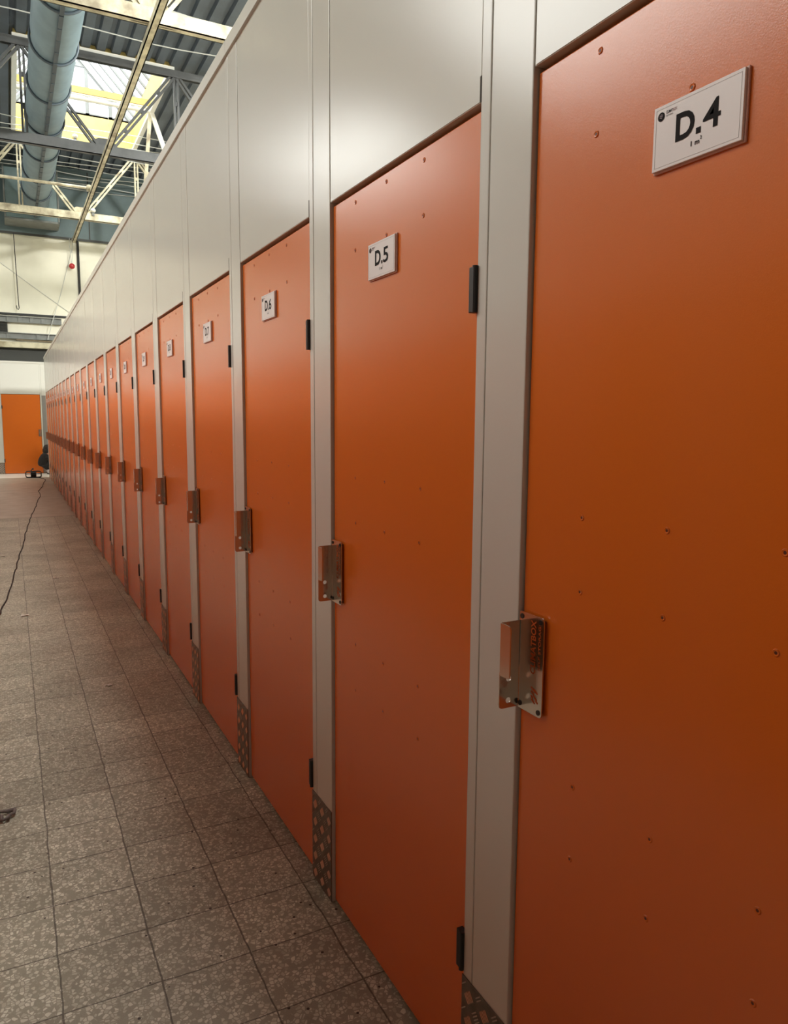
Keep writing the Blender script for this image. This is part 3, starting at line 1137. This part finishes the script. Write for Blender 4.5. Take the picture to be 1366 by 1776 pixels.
scr = [((-0.871, 5.592), 0.03, 'small white scrap lying left on the floor near the black cable'),
       ((-0.558, 7.077), 0.028, 'tiny white scrap on the tiles in the middle distance'),
       ((-1.054, 8.671), 0.025, 'tiny white scrap by the left photo edge, farthest of the scraps'),
       ((-0.44, 3.554), 0.022, 'white sliver of paper on the tiles nearest the camera')]
for i, ((x, y), s, lab) in enumerate(scr):
    m = MB()
    n = 5
    vs = []
    for a in range(n):
        for b in range(n):
            vs.append((x + (a / (n - 1) - 0.5) * s * 2, y + (b / (n - 1) - 0.5) * s * (1.2 + 0.5 * math.sin(a * 2 + i)), 0.003 + 0.005 * abs(math.sin(a * 1.7 + b * 2.3 + i))))
    fs = [(a * n + b, a * n + b + 1, (a + 1) * n + b + 1, (a + 1) * n + b) for a in range(n - 1) for b in range(n - 1)]
    k = len(vs)
    vs += [(v[0], v[1], v[2] - 0.0025) for v in vs]
    fs += [tuple(q + k for q in reversed(f)) for f in fs]
    m.add(vs, fs)
    tag(m.build('paper_scrap', PAPER), lab, 'litter', 'white scraps on the floor')
m = MB()
pts = []
for i in range(22):
    a = i * 0.62
    rr = 0.028 + 0.012 * math.sin(i * 1.9)
    pts.append((-1.0 + rr * math.cos(a), 2.116 + rr * 1.3 * math.sin(a), 0.009 + 0.006 * abs(math.sin(i * 1.3))))
m.tube(pts, [0.005 + 0.003 * abs(math.sin(i * 2.2)) for i in range(22)], 6)
tag(m.build('crumpled_strap', DUST, smooth=True), 'grey crumpled strap lying on the tiles at the left photo edge', 'litter')

# ------------------------------------------------------------------ the crouching person


def skinned(name, verts, edges, radii, material, parent=None, sub=2, root=0):
    me = bpy.data.meshes.new(name)
    me.from_pydata(verts, edges, [])
    me.materials.append(material)
    o = link(name, me, parent)
    sk = o.modifiers.new('Skin', 'SKIN')
    sk.use_smooth_shade = True
    for i, r in enumerate(radii):
        d = me.skin_vertices[0].data[i]
        r = r if isinstance(r, tuple) else (r, r)
        d.radius = r
        d.use_root = (i == root)
    s = o.modifiers.new('Subdivision', 'SUBSURF')
    s.levels = s.render_levels = sub
    return o


PX, PY = 0.0, 22.72
# skeleton of a squatting figure facing +x (towards the row end), seen from its side
pel, wai, che, nec, chin, hed, crown = (-0.06, 0, 0.24), (-0.10, 0, 0.36), (-0.04, 0, 0.50), (0.02, 0, 0.585), (0.05, 0, 0.64), (0.06, 0, 0.72), (0.05, 0, 0.80)
V, Ed, Rr = [], [], []


def chain(pts, rads, start=None):
    prev = start
    for p, r in zip(pts, rads):
        V.append(p)
        Rr.append(r)
        if prev is not None:
            Ed.append((prev, len(V) - 1))
        prev = len(V) - 1
    return prev


chain([pel, wai, che, nec, chin, hed, crown], [0.095, 0.085, 0.10, 0.05, 0.06, 0.085, 0.06])
for s in (-1, 1):
    # leg: hip, knee, ankle, toe
    chain([(-0.03, 0.09 * s, 0.22), (0.30, 0.15 * s, 0.44), (0.20, 0.14 * s, 0.24), (0.08, 0.13 * s, 0.075), (0.17, 0.14 * s, 0.04), (0.25, 0.15 * s, 0.03)],
          [0.06, 0.05, 0.044, 0.034, 0.034, 0.028], 0)
    # arm: shoulder, elbow, wrist, palm
    sh = chain([(-0.01, 0.17 * s, 0.52), (0.18, 0.21 * s, 0.40), (0.38, 0.12 * s, 0.42), (0.44, 0.10 * s, 0.42)], [0.05, 0.038, 0.026, 0.026], 2)
    for k in range(4):
        f = (k - 1.5) * 0.018
        chain([(0.485, 0.10 * s + f, 0.425), (0.515, 0.10 * s + f, 0.415), (0.53, 0.10 * s + f, 0.395 + 0.004 * k)], [0.009, 0.008, 0.007], sh)
    chain([(0.455, 0.10 * s - 0.04 * s, 0.43), (0.48, 0.10 * s - 0.05 * s, 0.42)], [0.009, 0.008], sh)
body = skinned('person', [(PX + v[0], PY + v[1], v[2]) for v in V], Ed, Rr, SKIN)
tag(body, 'person in black crouching on the floor behind the far end of the row', 'person')

# jacket, trousers
jv = [wai, che, (0.005, 0, 0.625)]
jr = [0.165, 0.160, 0.105]
V, Ed, Rr = [], [], []
chain([(-0.075, 0, 0.20)] + jv, [0.165] + jr)
for s in (-1, 1):
    chain([(-0.01, 0.17 * s, 0.52), (0.18, 0.21 * s, 0.40), (0.36, 0.125 * s, 0.42)], [0.068, 0.054, 0.042], 2)
skinned('jacket', [(PX + v[0], PY + v[1], v[2]) for v in V], Ed, Rr, CLOTH, body)
V, Ed, Rr = [], [], []
chain([(-0.07, 0, 0.22), (-0.09, 0, 0.32)], [0.135, 0.13])
for s in (-1, 1):
    chain([(-0.02, 0.09 * s, 0.22), (0.29, 0.15 * s, 0.44), (0.20, 0.14 * s, 0.24), (0.10, 0.13 * s, 0.11)], [0.10, 0.078, 0.068, 0.06], 0)
skinned('trousers', [(PX + v[0], PY + v[1], v[2]) for v in V], Ed, Rr, CLOTH, body)
m = MB()
m.sphere((PX + 0.035, PY, 0.755), 0.105, sx=1.0, sy=0.92, sz=1.0)
m.sphere((PX + 0.0, PY, 0.68), 0.09, sy=0.98, sz=1.25)
m.build('hair', HAIRM, body, smooth=True)
for s in (-1, 1):
    m = MB()
    m.sphere((PX + 0.07, PY + 0.13 * s, 0.075), 0.065, 0, sx=1.0, sy=0.75, sz=1.0)
    m.sphere((PX + 0.16, PY + 0.14 * s, 0.05), 0.06, 0, sx=1.9, sy=0.8, sz=0.75)
    m.prism(rounded([(PX - 0.0, PY + 0.13 * s - 0.045, 0.03), (PX + 0.28, PY + 0.14 * s - 0.045, 0.04), (PX + 0.28, PY + 0.14 * s + 0.045, 0.04), (PX - 0.0, PY + 0.13 * s + 0.045, 0.03)]), 'z', 0.0, 0.025, 1)
    m.build('shoe', [SHOE, SOLE], body, smooth=False)
